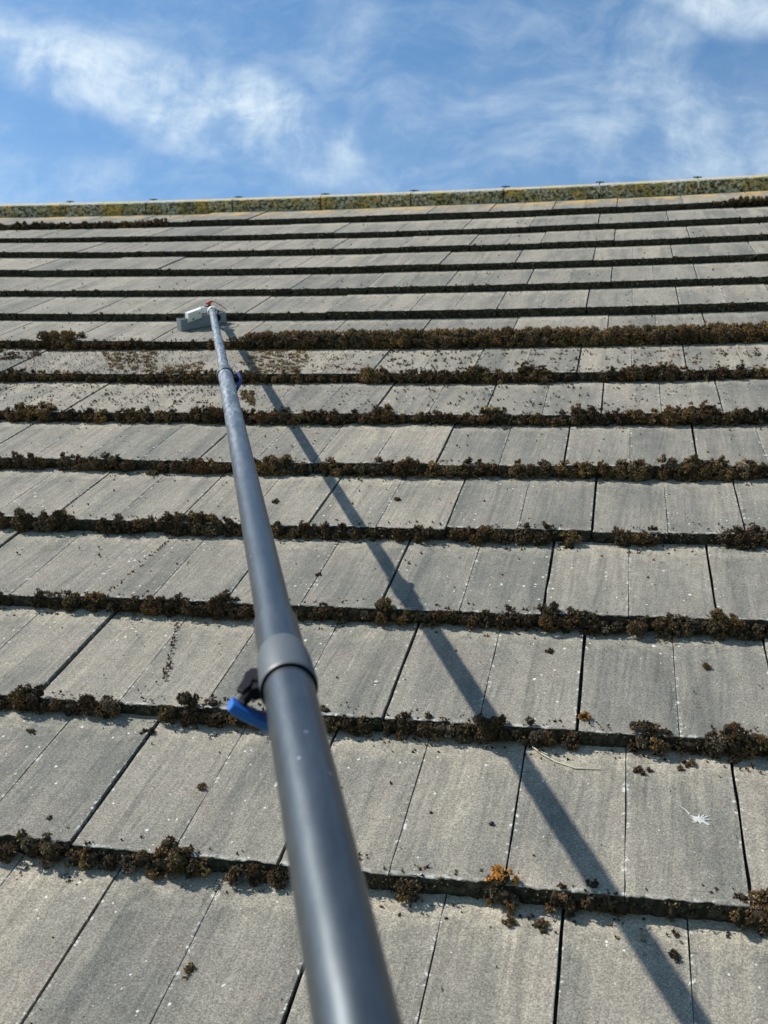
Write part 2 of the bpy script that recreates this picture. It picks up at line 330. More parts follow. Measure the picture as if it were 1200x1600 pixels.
# ------------------------------------------------------------------ roof of the house
KMIN, KMAX = -3, 14
def lip_v(k): return (k - 1) * G + (.10 if k == 15 else 0)
LOFF = {14: ((-.57, -.07, .43, 1.46, 2.64), (-.053, -.017, .005, .043, .040)), 13: ((-.4, .56, 1.5, 2.4), (-.034, -.008, -.002, .012))}
def loff(k, u): return np.interp(u, *LOFF[k]) if k in LOFF else np.asarray(u) * 0.0   # the two top courses run slightly out of true
def sag(u): return SAG * u * u
def surf(u, v):
    k = min(max(math.floor(v / G) + 1, KMIN), KMAX); v0 = lip_v(k); return sag(u) - TH * min(max((v - v0) / G, 0), 1.1)
house = empty('house', (2.5, -1.285, 0))
house.matrix_world = ROOF.copy()
tag(house, 'house roof of weathered grey concrete tiles, mossy along the edges, yellow lichen at the ridge', 'roof')
KIN = {}
def tile_course(k):
    U0, U1 = -3.6, 6.6
    ph = OFF - .5 * (k - 1) * HW
    a0 = math.ceil((U0 - ph) / HW); a1 = math.floor((U1 - ph) / HW)
    v0 = lip_v(k); L = lip_v(k + 1) - v0 if k < 15 else G
    VV, FF, T, A = [], [], [], []; nb = 0
    near = k <= 5
    cs = np.linspace(0, 1, 27 if near else 15)
    rows_v = np.array([0, .0012, .004, .010, .022, .05, .10, .16, .22, .28, .31, L + (.08 if k == 13 else .03)])
    pair_j = None
    for a in range(a0, a1):
        # a half tile runs from joint a to joint a+1; thick interlock joints sit on every second one
        nidx = a  # joint index inside this course
        aa = a - .5 * (k - 1)
        par = (round(aa) if k % 2 else round(aa - .5))
        thick_left = par % 2 == 0
        if thick_left or pair_j is None:
            pair_j = (rng.normal(0, .0022), rng.normal(0, .0012), rng.normal(0, .004), rng.random(), rng.normal(0, .0004))
        dv, dn, rot, rr, du = pair_j
        wl = (.0018 + rng.random() * .0010) if thick_left else .0006
        wr = .0006 if thick_left else (.0016 + rng.random() * .0009)
        u0, u1 = ph + a * HW + wl + du, ph + (a + 1) * HW - wr + du
        frac = 0 if thick_left else 1
        rr2 = min(max(rr + rng.normal(0, .07), 0), 1)
        nc = len(cs) + 4
        uu = np.concatenate([[u0, u0], u0 + (u1 - u0) * cs, [u1, u1]]); 
        uu[2] += .0006; uu[-3] -= .0006
        ul = np.concatenate([[0, 0], cs, [1, 1]])
        cdrop = np.zeros(nc); cdrop[0] = cdrop[-1] = -.016; cdrop[1] = cdrop[-2] = -.0007
        # front face rows then top rows
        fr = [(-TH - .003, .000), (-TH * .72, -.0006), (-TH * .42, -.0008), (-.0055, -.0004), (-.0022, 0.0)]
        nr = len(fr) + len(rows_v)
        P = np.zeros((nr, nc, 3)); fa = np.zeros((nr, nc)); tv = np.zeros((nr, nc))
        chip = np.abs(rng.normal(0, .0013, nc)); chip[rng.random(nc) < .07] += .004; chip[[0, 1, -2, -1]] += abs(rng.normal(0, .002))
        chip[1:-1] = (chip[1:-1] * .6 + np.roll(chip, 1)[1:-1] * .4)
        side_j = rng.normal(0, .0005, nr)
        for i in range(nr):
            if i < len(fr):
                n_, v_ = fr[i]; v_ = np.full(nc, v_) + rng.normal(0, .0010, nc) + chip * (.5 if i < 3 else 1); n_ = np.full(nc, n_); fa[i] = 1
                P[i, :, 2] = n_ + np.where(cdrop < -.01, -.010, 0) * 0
            else:
                v_ = np.full(nc, rows_v[i - len(fr)]); rv = rows_v[i - len(fr)]
                n_ = -TH * rv / G - (.0012 if i == len(fr) else (.0004 if i == len(fr) + 1 else 0)) + (rng.normal(0, .00022, nc) if rv > .02 else 0)
                if i < len(fr) + 3: v_ = v_ + chip * (1 - (i - len(fr)) / 3)
                P[i, :, 2] = n_ + cdrop
                tv[i] = rv / L
            P[i, :, 0] = uu; P[i, :, 1] = v_
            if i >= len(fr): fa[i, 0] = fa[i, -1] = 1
            P[i, :2, 0] += side_j[i]; P[i, -2:, 0] += side_j[i] * .7
        P[:, :, 1] += loff(k, P[:, :, 0]) + v0 + dv + rot * (P[:, :, 0] - (u0 + (u1 - u0) * (1 - frac)))
        P[:, :, 2] += sag(P[:, :, 0]) + dn
        idx = np.arange(nr * nc).reshape(nr, nc)
        f = np.stack([idx[:-1, :-1], idx[:-1, 1:], idx[1:, 1:], idx[1:, :-1]], -1).reshape(-1, 4) + nb
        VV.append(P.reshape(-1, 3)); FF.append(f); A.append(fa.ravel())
        T.append(np.stack([np.full(nr * nc, rr2), tv.ravel(), np.tile(ul, nr)], 1)); nb += nr * nc
        KIN[(k, a)] = (u0, u1, v0 + dv, dn)
    # interlock below the joints
    us = np.linspace(U0, U1, 60); lo = []
    for v_, n_ in ((.006, -.014), (L + .02, -TH - .013)):
        lo.append(np.stack([us, v0 + v_ + loff(k, us), sag(us) + n_], 1))
    lo = np.concatenate(lo); ii = np.arange(59)
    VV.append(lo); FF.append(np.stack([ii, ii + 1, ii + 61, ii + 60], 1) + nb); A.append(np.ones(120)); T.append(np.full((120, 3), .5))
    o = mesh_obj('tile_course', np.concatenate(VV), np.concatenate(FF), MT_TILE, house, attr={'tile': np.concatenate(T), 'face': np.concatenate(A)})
    if k == 1: o['label'] = 'lowest full course of tiles, crossed by the pole'
    return o
for k in range(KMIN, KMAX + 1): tile_course(k)

def ridge_v(u): return np.interp(u, (-3.6, -.74, .07, .53, 1.0, 1.46, 1.93, 2.4, 2.9, 6.6), (4.26, 4.440, 4.497, 4.527, 4.552, 4.569, 4.583, 4.588, 4.586, 4.57))
def ridge():
    RL = .4665; u_ref = 1.46
    for i in range(-11, 11):
        u0 = u_ref + i * RL + .003; u1 = u0 + RL - .006
        us = np.concatenate([[u0, u0], np.linspace(u0 + .001, u1 - .001, 26), [u1, u1]])
        dj = rng.normal(0, .003)
        prof = [(0, -.045, 1), (-.001, -.030, 1), (.001, -.018, 1), (-.002, -.005, 1), (.0, .006, 1), (-.001, .015, 1), (.000, .022, 1), (.001, .0265, 1), (.003, .030, 0), (.008, .0325, 0),
                (.030, .0320, 0), (.060, .0295, 0), (.095, .0250, 0), (.125, .0195, 0), (.150, .007, 0), (.175, -.020, 0), (.180, -.07, 0)]
        P = np.zeros((len(prof), len(us), 3)); fa = np.zeros((len(prof), len(us)))
        for r_, (dv, n_, f_) in enumerate(prof):
            jit = rng.normal(0, .0022 if f_ else .0006, len(us))
            P[r_, :, 0] = us; P[r_, :, 1] = ridge_v(us) + dv + jit + dj; P[r_, :, 2] = sag(us) + n_ + (rng.normal(0, .0014, len(us)) if f_ else 0)
            fa[r_] = f_
        P[:, 0, 1] += .012; P[:, -1, 1] += .012; P[:, 0, 2] -= .012; P[:, -1, 2] -= .012
        nr, nc = P.shape[:2]; idx = np.arange(nr * nc).reshape(nr, nc)
        f = np.stack([idx[:-1, :-1], idx[:-1, 1:], idx[1:, 1:], idx[1:, :-1]], -1).reshape(-1, 4)
        o = mesh_obj('ridge_tile', P.reshape(-1, 3), f, MT_RIDGE, house, attr={'face': fa.ravel()})
        # clamp plate bridging the joint at this tile's left end
        m = MB(); uc = u0 - .003; vr = ridge_v(uc); n0 = sag(uc)
        m.prism([(-.020, -.009), (.020, -.009), (.022, 0), (.020, .009), (-.020, .009), (-.022, 0)], (uc, vr + .116, n0 + .0270), (1, 0, 0), (0, .94, -.34), (0, .34, .94), -.0016, .0016, .0007)
        m.lathe((uc, vr + .116, n0 + .0270), (0, .34, .94), [(-.010, .003), (.0012, .003), (.0016, .005), (.0036, .005), (.0044, .003)], 14)
        m.obj('ridge_clip', MT_STEEL, o)
        m = MB(); m.prism([(-.003, 0), (.003, 0), (.0035, .034), (-.0035, .034)], (uc, vr - .0035, n0 - .004), (1, 0, 0), (0, 0, 1), (0, 1, 0), 0, .004, .0008)
        if i >= 2: m.obj('joint_strip', MT_WHITE, o)
ridge()
# mortar bed and felt below, far slope, walls
m = MB(); us = np.linspace(-3.6, 6.6, 80)
for i in range(79):
    a, b2 = us[i], us[i + 1]; pa, pb = ridge_v(a), ridge_v(b2)
    m.add([(a, pa + .010, sag(a) - .06), (b2, pb + .010, sag(b2) - .06), (b2, pb + .012, sag(b2) + .018), (a, pa + .012, sag(a) + .018)], [(0, 1, 2, 3)])
m.obj('mortar_bed', MT_DECK, house)
us = np.linspace(-3.6, 6.6, 60); V = np.concatenate([np.stack([us, np.full(60, v_), sag(us) + n_], 1) for v_, n_ in ((-1.30, -.085), (4.55, -.085))]); ii = np.arange(59)
mesh_obj('roof_deck', V, np.stack([ii, ii + 1, ii + 61, ii + 60], 1), MT_DECK, house)
# far slope: falls away behind the ridge (same pitch)
Ri = ROOF.inverted()
RI3 = np.array(ROOF.to_3x3())
def to_uvn(p): q = Ri @ Vector(p); return (q.x, q.y, q.z)
def wpt(u_, v_, n_): q = ROOF @ Vector((u_, v_, n_)); return q
apex = wpt(2.0, 4.62, .03); eave = wpt(2.0, -1.25, -.1); span = apex.y - eave.y
V = []
for uu_ in us:
    s_ = sag(uu_) * .9
    for (y_, z_) in ((apex.y, apex.z - .03 + s_), (apex.y + span, eave.z + s_), (apex.y + span, eave.z - .05 + s_)): V.append(to_uvn((uu_, y_, z_)))
F = [(i * 3 + j, i * 3 + j + 1, i * 3 + j + 4, i * 3 + j + 3) for i in range(59) for j in range(2)]
mesh_obj('far_slope', V, F, MT_TILE, house, attr={'face': np.zeros(len(V)), 'tile': np.full((len(V), 3), .5)})
GZ = eave.z - 2.55
m = MB()
def wbox(m, x0, x1, y0, y1, z0, z1):
    P = [to_uvn((x, y, z)) for x in (x0, x1) for y in (y0, y1) for z in (z0, z1)]
    m.add(P, [(0, 1, 3, 2), (4, 6, 7, 5), (0, 4, 5, 1), (2, 3, 7, 6), (0, 2, 6, 4), (1, 5, 7, 3)])
wbox(m, -3.3, 6.3, eave.y + .35, apex.y + span - .35, GZ, eave.z + .02)
m.obj('wall', MT_WALL, house)
m = MB(); pts = [to_uvn((x, eave.y - .03, eave.z - .03)) for x in np.linspace(-3.6, 6.6, 30)]
m.tube(pts, .055, 16); m.obj('gutter', MT_BLACK, house, smooth=True)
# ground reaching the horizon
gs = []
N_ = 40; e_ = np.concatenate([-np.geomspace(2000, 5, N_ // 2), np.geomspace(5, 2000, N_ // 2)])
gx, gy = np.meshgrid(e_, e_); gz = np.full_like(gx, GZ)
idx = np.arange(N_ * N_).reshape(N_, N_)
gr = mesh_obj('lawn', np.stack([gx.ravel(), gy.ravel(), gz.ravel()], 1), np.stack([idx[:-1, :-1], idx[:-1, 1:], idx[1:, 1:], idx[1:, :-1]], -1).reshape(-1, 4), MT_LAWN, matrix=Matrix.Identity(4))
tag(gr, 'green lawn below the house', 'ground', kind='structure')

# ------------------------------------------------------------------ moss
PAL = np.array([(.020, .015, .010), (.038, .028, .018), (.080, .053, .030), (.135, .086, .046), (.175, .088, .038), (.120, .100, .038), (.300, .190, .070), (.21, .175, .12), (.46, .215, .045)])
def pick(n, w_):
    wts = np.zeros(len(PAL)) + 0.0; wts[:len(w_)] = w_; return PAL[rng.choice(len(PAL), n, p=wts / wts.sum())]
W_DARK = (4, 5, 5, 4.5, 2.2, 1.2, .9, 1.8); W_GOLD = (1, 2, 4, 5, 4.5, 2, 5, 2); W_ORANGE = (0, 0, 0, 1, 2, 1, 4, 0, 9); W_HEAP = (0, 1, 3, 5, 4, 2, 8, 5); W_GREY = (5, 5, 4, 1, 0, 1, 0, 3)  # heap mix: golden-brown moss, paled to paint its sunlit tops into the colour
def unit(a): return a / (np.linalg.norm(a, axis=-1, keepdims=True) + 1e-12)
def tufts(P, Nn, r, col, leaves=6, spread=1.0):
    """P,Nn (n,3); r (n,); col (n,3): a tiny core with pointed leaves"""
    n = len(P); 
    octa = np.array([(1, 0, 0), (-1, 0, 0), (0, 1, 0), (0, -1, 0), (0, 0, 1), (0, 0, -1)], float)
    of = np.array([(0, 2, 4), (2, 1, 4), (1, 3, 4), (3, 0, 4), (2, 0, 5), (1, 2, 5), (3, 1, 5), (0, 3, 5)])
    r = np.asarray(r)[:, None, None]
    jit = 1 + rng.normal(0, .25, (n, 6, 1))
    Vc = P[:, None, :] + octa[None] * r * .78 * jit
    Fc = (np.arange(n)[:, None, None] * 6 + of[None]).reshape(-1, 3)
    L = leaves
    d = unit(Nn[:, None, :] * .9 + rng.normal(0, .62 * spread, (n, L, 3)))
    s_ = unit(np.cross(d, rng.normal(0, 1, (n, L, 3))))
    base = P[:, None, :] + d * r * .35; ln = r * rng.uniform(.95, 1.65, (n, L, 1)); wd = r * rng.uniform(.25, .48, (n, L, 1))
    bend = rng.normal(0, .25, (n, L, 3)) * r
    Vl = np.stack([base + s_ * wd, base - s_ * wd, base + d * ln + bend], 2).reshape(-1, 3)
    Fl = np.arange(n * L * 3).reshape(-1, 3) + n * 6
    colc = np.repeat(col * .95, 6, 0); coll = np.repeat(col[:, None, :] * rng.uniform(.75, 1.7, (n, L, 1)), 3, 1).reshape(n * L * 3, 3) if 0 else np.repeat((col[:, None, :] * rng.uniform(.75, 1.8, (n, L, 1))).reshape(-1, 3), 3, 0)
    return np.concatenate([Vc.reshape(-1, 3), Vl]), np.concatenate([Fc, Fl]), np.concatenate([colc, coll])
class Moss:
    def __init__(s): s.P, s.N, s.r, s.c, s.V, s.F, s.C, s.n = [], [], [], [], [], [], [], 0
    def core(s, c, rad, col):
        th = np.linspace(0, 2 * np.pi, 9)[:-1]; V = [np.array([0, 0, -1.])]
        for z in (-.6, 0, .6):
            q = math.sqrt(1 - z * z)
            V += [np.array([q * math.cos(t), q * math.sin(t), z]) for t in th]
        V.append(np.array([0, 0, 1.])); V = np.array(V) * (1 + rng.normal(0, .08, (26, 1))) * np.array(rad) + np.array(c)
        F = [(0, 1 + (j + 1) % 8, 1 + j) for j in range(8)] + [(25, 17 + j, 17 + (j + 1) % 8) for j in range(8)]
        for r_ in range(2):
            for j in range(8):
                a, b2 = 1 + r_ * 8 + j, 1 + r_ * 8 + (j + 1) % 8; F += [(a, b2, b2 + 8), (a, b2 + 8, a + 8)]
        s.V.append(V); s.F.append(np.array(F) + s.n); s.C.append(np.tile(np.array(col) * .8, (26, 1))); s.n += 26
    def cushion(s, c, rad, tr, wts, dens=1.0, keep=None, lobes=None):
        """a cushion of small rounded lobes covered with tufts; c centre, rad (u,v,n) radii, tr tuft radius"""
        c = np.array(c, float); rad = np.array(rad, float)
        nl = lobes or max(4, int(rad[0] * rad[2] * 2.2e4)); base = pick(1, wts)[0]
        d = unit(rng.normal(0, 1, (nl, 3))); lc = c + d * rad * rng.uniform(.50, .80, (nl, 1)); lr = rng.uniform(.30, .50, nl) * min(rad[2], rad[0]) * 1.05
        s.core(c, rad * .60, PAL[1])
        for i in range(nl):
            m_ = max(6, int(dens * 3.2 * lr[i] ** 2 / tr ** 2)); dd = unit(rng.normal(0, 1, (m_, 3)) + d[i] * .7)
            P = lc[i] + dd * lr[i] * rng.uniform(.85, 1.1, (m_, 1))
            lcol = pick(1, wts)[0] * .6 + base * .4; col = (lcol * .65 + pick(m_, wts) * .35) * rng.uniform(.8, 1.2, (m_, 1))
            s.P.append(P); s.N.append(dd); s.r.append(rng.uniform(.75, 1.3, m_) * tr); s.c.append(col)
    def strand(s, pts, rad, tr, wts):
        for i in range(len(pts) - 1):
            for q in np.linspace(0, 1, 5)[:-1]: s.cushion(np.array(pts[i]) * (1 - q) + np.array(pts[i + 1]) * q, (rad, rad, rad), tr, wts, lobes=3)
    def scatter(s, P, tr, wts):
        P = np.asarray(P, float); n = len(P); s.P.append(P); s.N.append(unit(np.array([0, 0, 1.]) + rng.normal(0, .5, (n, 3)))); s.r.append(tr * rng.uniform(.6, 1.5, n)); s.c.append(pick(n, wts))
    def build(s, name, clip=True, origin=None, leaves=6):
        P, N_, r_, c_ = np.concatenate(s.P), np.concatenate(s.N), np.concatenate(s.r), np.concatenate(s.c)
        if clip:
            n_s = np.array([surf(a, b2) for a, b2 in P[:, :2]]) if len(P) < 4000 else surf_np(P[:, 0], P[:, 1])
            ok = P[:, 2] > n_s - .002; P, N_, r_, c_ = P[ok], N_[ok], r_[ok], c_[ok]
        V, F, cc = tufts(P, N_, r_, c_, leaves); Vs = [V] + s.V; off = len(V)
        if s.V: V = np.concatenate([V] + s.V); F = np.concatenate([F] + [f + off for f in s.F]); cc = np.concatenate([cc] + s.C)
        return mesh_obj(name, V, F, MT_MOSS, attr={'tint': cc}, origin=origin)
def surf_np(u, v):
    k = np.clip(np.floor(v / G) + 1, KMIN, KMAX); v0 = (k - 1) * G; return sag(u) - TH * np.clip((v - v0) / G, 0, 1.1)
SEG= {1:[(1.689,1.743,0.75),(1.748,1.786,1.0),(1.786,1.814,1.0),(1.818,1.842,0.5),(1.842,1.869,0.75),(1.869,1.892,0.75),(1.896,1.917,0.75),(1.917,1.938,0.75),(1.938,1.964,1.0),(1.949,1.985,1.4),(1.985,2.008,0.75),(2.008,2.026,0.75),(2.05,2.07,0.75),(2.07,2.102,0.5),(2.109,2.129,0.75),(2.272,2.302,0.75),(2.396,2.426,1.0),(2.464,2.483,1.0),(2.483,2.501,0.75),(2.507,2.525,1.0),(2.525,2.542,0.75),(2.542,2.567,0.5),(2.604,2.621,0.5),(2.679,2.696,1.0),(2.696,2.732,1.4),(2.732,2.749,0.75)],2:[(1.492,1.557,0.75),(1.551,1.586,1.0),(1.581,1.62,1.4),(1.62,1.65,0.75),(1.65,1.684,0.75),(1.678,1.712,1.0),(1.712,1.749,1.0),(1.824,1.86,0.75),(1.86,1.889,1.4),(1.887,1.911,1.0),(1.911,1.977,0.75),(1.977,2.007,0.75),(2.093,2.121,1.0),(2.121,2.152,0.75),(2.152,2.179,0.75),(2.192,2.205,0.5),(2.207,2.237,1.0),(2.237,2.265,1.0),(2.265,2.301,0.75),(2.301,2.337,0.75),(2.337,2.374,1.4),(2.374,2.388,0.75),(2.388,2.412,0.75),(2.412,2.436,1.0),(2.436,2.464,0.75),(2.464,2.487,0.5),(2.564,2.589,1.4),(2.589,2.617,1.0),(2.629,2.661,0.5),(2.661,2.692,1.0),(2.694,2.722,1.4),(2.722,2.753,1.0),(2.753,2.787,0.75)],3:[(1.305,1.367,0.75),(1.367,1.39,0.75),(1.429,1.472,1.0),(1.462,1.496,0.75),(1.496,1.536,1.0),(1.536,1.579,1.0),(1.583,1.609,0.75),(1.618,1.658,0.75),(1.658,1.694,1.0),(1.694,1.726,1.0),(1.726,1.758,1.0),(1.758,1.8,0.75),(1.796,1.834,1.4),(1.834,1.874,1.0),(1.874,1.946,0.75),(1.948,1.991,0.5),(1.993,2.031,0.75),(2.031,2.067,0.5),(2.067,2.109,0.5),(2.109,2.141,1.4),(2.141,2.191,0.5),(2.191,2.243,0.75),(2.243,2.277,0.75),(2.277,2.3,0.75),(2.3,2.333,0.75),(2.333,2.368,1.0),(2.368,2.398,0.75),(2.403,2.435,1.4),(2.435,2.462,1.0),(2.462,2.504,1.0),(2.504,2.528,0.75),(2.528,2.549,0.75),(2.549,2.593,1.0),(2.597,2.624,1.0),(2.624,2.646,1.0),(2.65,2.69,0.75),(2.692,2.723,1.4),(2.723,2.754,1.0),(2.754,2.815,0.75)],4:[(1.117,1.2,1.0),(1.216,1.255,1.4),(1.255,1.275,0.75),(1.271,1.309,1.0),(1.302,1.34,1.4),(1.337,1.365,1.0),(1.415,1.452,0.75),(1.455,1.507,1.0),(1.507,1.542,1.0),(1.567,1.608,1.4),(1.594,1.652,1.4),(1.638,1.703,1.4),(1.703,1.749,1.0),(1.749,1.811,0.75),(1.818,1.853,1.0),(1.853,1.884,1.0),(1.884,1.923,1.0),(1.923,1.951,1.0),(1.954,1.992,1.0),(1.992,2.02,0.75),(2.02,2.061,0.5),(2.077,2.108,0.75),(2.128,2.164,1.0),(2.195,2.221,0.75),(2.221,2.243,0.75),(2.243,2.288,1.0),(2.288,2.325,0.75),(2.325,2.364,1.0),(2.364,2.397,1.0),(2.426,2.458,0.5),(2.533,2.571,1.0),(2.571,2.612,1.0),(2.726,2.763,0.75),(2.763,2.801,1.4),(2.805,2.852,1.0)],5:[(0.93,1.038,1.0),(1.029,1.108,1.0),(1.091,1.129,0.75),(1.161,1.222,1.0),(1.213,1.282,1.0),(1.282,1.357,1.0),(1.426,1.501,0.75),(1.493,1.534,1.0),(1.526,1.591,1.0),(1.591,1.681,0.75),(1.677,1.721,1.4),(1.713,1.756,1.4),(1.756,1.816,0.75),(1.843,1.895,1.0),(1.902,1.956,0.75),(1.949,1.995,1.0),(1.995,2.033,1.0),(2.022,2.071,1.4),(2.063,2.131,1.0),(2.131,2.176,0.75),(2.176,2.235,1.0),(2.228,2.294,0.75),(2.294,2.344,1.0),(2.33,2.395,1.0),(2.388,2.452,1.0),(2.445,2.522,1.0),(2.515,2.578,1.0),(2.543,2.592,1.4),(2.585,2.619,0.75),(2.619,2.701,1.4),(2.695,2.755,1.4),(2.749,2.809,1.0),(2.802,2.888,1.0)],6:[(0.743,0.883,1.0),(0.863,0.981,1.4),(0.971,1.029,0.75),(1.019,1.097,1.0),(1.087,1.144,1.0),(1.173,1.267,1.0),(1.258,1.351,1.0),(1.342,1.397,0.75),(1.397,1.498,1.4),(1.489,1.579,1.0),(1.57,1.651,1.0),(1.642,1.721,1.0),(1.721,1.809,1.0),(1.791,1.861,1.0),(1.861,1.912,0.75),(1.886,1.96,1.4),(1.955,2.031,0.75),(2.022,2.098,1.0),(2.081,2.164,0.75),(2.156,2.189,0.75),(2.184,2.238,1.4),(2.238,2.327,0.75),(2.319,2.391,0.75),(2.375,2.43,1.0),(2.407,2.486,1.4),(2.478,2.563,1.0),(2.556,2.64,1.0),(2.633,2.709,1.4),(2.701,2.762,1.4),(2.754,2.821,1.0),(2.814,2.939,1.0)],7:[(0.556,0.71,1.0),(0.688,0.796,1.0),(0.786,0.903,0.75),(0.893,0.967,0.75),(0.967,1.071,0.5),(1.071,1.195,0.75),(1.195,1.338,1.0),(1.318,1.477,1.0),(1.468,1.556,0.75),(1.556,1.634,1.0),(1.634,1.807,0.5),(1.797,1.873,1.4),(1.863,1.957,1.0),(1.948,2.049,1.0),(2.04,2.122,1.0),(2.101,2.159,1.4),(2.15,2.213,1.0),(2.204,2.257,0.75),(2.252,2.337,1.4),(2.337,2.407,0.5),(2.468,2.546,1.0),(2.537,2.614,1.4),(2.597,2.681,1.4),(2.673,2.707,1.0),(2.698,2.781,0.75),(2.773,2.855,1.0),(2.855,2.977,0.75)],8:[(0.537,0.632,0.75),(0.62,0.748,1.0),(0.737,0.864,0.75),(0.864,1.023,0.75),(1.023,1.179,0.5),(1.201,1.365,0.75),(1.343,1.462,1.4),(1.44,1.547,1.4),(1.526,1.632,1.4),(1.61,1.715,1.4),(1.694,1.798,1.4),(1.777,1.88,1.4),(1.859,1.961,1.0),(1.94,2.041,1.4),(2.021,2.12,1.4),(2.101,2.199,1.4),(2.179,2.277,1.4),(2.257,2.354,1.4),(2.335,2.449,1.4),(2.43,2.544,1.4),(2.525,2.637,1.4),(2.618,2.728,1.4),(2.71,2.819,1.4),(2.801,2.909,1.4),(2.891,3.015,1.4)],13:[(-0.563,-0.426,0.5)],14:[(-0.749,-0.568,0.75),(-0.604,-0.461,0.75),(-0.497,-0.355,1.0),(-0.39,-0.214,0.75),(-0.249,-0.075,0.75),(-0.075,0.098,0.75),(0.063,0.234,0.75),(0.234,0.309,1.0),(2.906,3.001,0.75),(2.974,3.163,1.0),(3.136,3.295,1.0)]}
LIPN = {1: 'first', 2: 'second', 3: 'third', 4: 'fourth', 5: 'fifth', 6: 'sixth', 7: 'seventh', 8: 'eighth', 13: 'thirteenth', 14: 'top'}
ext = random.Random(3)
for k in range(1, 9):          # the same growth carries on past both sides of the picture
    x = max(s_[1] for s_ in SEG[k]) + .02
    while x < 5.6:
        L_ = ext.uniform(.03, .09); SEG[k].append((x, x + L_, ext.choice((.5, .75, .75, 1.0, 1.0, 1.4)))); x += L_ + (ext.uniform(.02, .09) if ext.random() < .3 + .05 * (8 - k) else 0)
    x = min(s_[0] for s_ in SEG[k]) - .02
    while x > -2.2:
        L_ = ext.uniform(.03, .09); SEG[k].append((x - L_, x, ext.choice((.5, .75, .75, 1.0, 1.0)))); x -= L_ + (ext.uniform(.02, .09) if ext.random() < .35 else 0)
tot = 0
for k in sorted(SEG):
    ms = Moss(); v0b = lip_v(k); tr = .0021 if k <= 3 else (.0025 if k <= 5 else (.0032 if k <= 8 else .005))
    for (a, b2, z) in SEG[k]:
        z *= .90 if k < 8 else .95
        L = b2 - a; n = max(1, round(L / .034)); wts = W_GOLD if (rng.random() < (.15 if k < 5 else .4)) else W_DARK
        for i in range(n):
            uc = a + L * (i + .5) / n; ra = L / n * .56; v0 = v0b + float(loff(k, uc))
            c = (uc, v0 - .004 - .002 * z + rng.normal(0, .0015), sag(uc) - .0125 + (z - .9) * .007 + rng.normal(0, .0015))
            ms.cushion(c, (ra * 1.08, .0150 * (.50 + .5 * z), .0195 * (.50 + .50 * z)), tr, wts)
            if z > .8:      # growth over the edge onto the tile
                for j in range(2 if z > 1.1 else 1):
                    rr_ = rng.uniform(.006, .012) * z; ms.cushion((uc + rng.uniform(-ra, ra), v0 + rng.uniform(-.002, .014), sag(uc) + rng.uniform(-.001, .006)), (rr_ * 1.3, rr_, rr_ * .9), tr, wts)
            if z > 1.1 and k != 8:
                rr_ = rng.uniform(.009, .014); ms.cushion((uc + rng.uniform(-ra, ra) * .6, v0 + rng.uniform(0, .012), sag(uc) + rng.uniform(.004, .014)), (rr_ * 1.2, rr_, rr_), tr, W_GOLD if k > 3 else wts)
            if k == 8 and z > .8:   # swept-up heap lying on the course above the edge
                for j in range(4):
                    t_ = rng.random(); rr_ = rng.uniform(.010, .017) * (1.15 - .6 * t_); us_ = uc + rng.uniform(-ra, ra)
                    ms.cushion((us_, v0 + .004 + t_ * .075, sag(us_) + .011 * (1 - t_)), (rr_ * 1.4, rr_ * 1.2, rr_), tr, W_HEAP)
            if rng.random() < .25:
                rr_ = rng.uniform(.005, .008); ms.cushion((uc, v0 - .014, sag(uc) - TH + .004 + rng.uniform(0, .01)), (rr_, rr_, rr_ * 1.3), tr, W_GREY)
    # short crust on the bare stretches
    lo, hi = {1: (1.4, 3.0), 2: (1.2, 3.1), 3: (1, 3.1), 4: (.9, 3.1)}.get(k, (.2 if k < 9 else -.9, 3.2))
    nn_ = int((hi - lo) * (1100 if k < 9 else 260)); uu_ = rng.uniform(lo, hi, nn_); keep = np.sin(uu_ * 23 + k) + np.sin(uu_ * 57 + 2 * k) + rng.normal(0, .9, nn_) > -.5
    uu_ = uu_[keep]; v0 = v0b + loff(k, uu_); ms.scatter(np.stack([uu_, v0 - .003 + rng.normal(0, .0015, len(uu_)), sag(uu_) - rng.beta(1.2, 2.0, len(uu_)) * TH], 1), tr * .62, W_GREY)
    o = ms.build('moss_row')
    lab = {1: 'lowest broken row of dark moss cushions along a tile edge, near the bottom of the roof', 8: 'deepest brown moss heap, piled along the tile edge right of the pole head',
           14: 'sparse golden brown moss along the highest tile edge under the ridge', 13: 'thin trace of moss one tile edge below the highest'}.get(k, 'row of dark brown moss along the %s tile edge counted up from the bottom of the photo' % LIPN[k])
    tag(o, lab, 'moss', 'rows of moss along the tile edges', 'stuff'); tot += len(o.data.polygons)
# thin crust on the upper, swept edges
for k in (9, 10, 11, 12):
    ms = Moss(); v0 = lip_v(k); n = 1500; uu_ = rng.uniform(-1.0, 3.3, n)
    ms.scatter(np.stack([uu_, v0 - .002 + rng.normal(0, .002, n), sag(uu_) - rng.beta(1.0, 1.8, n) * TH], 1), .0022, W_GREY)
    for _ in range(11):
        a = rng.uniform(-.6, 3.1); ms.cushion((a, v0 + .001, sag(a) - .002), (rng.uniform(.006, .016), .004, .004), .0026, W_DARK)
    o = ms.build('moss_row'); tag(o, 'thin crust of moss left on the swept tile edge, %s edge below the ridge' % {9: 'sixth', 10: 'fifth', 11: 'fourth', 12: 'third'}[k], 'moss', 'rows of moss along the tile edges', 'stuff')

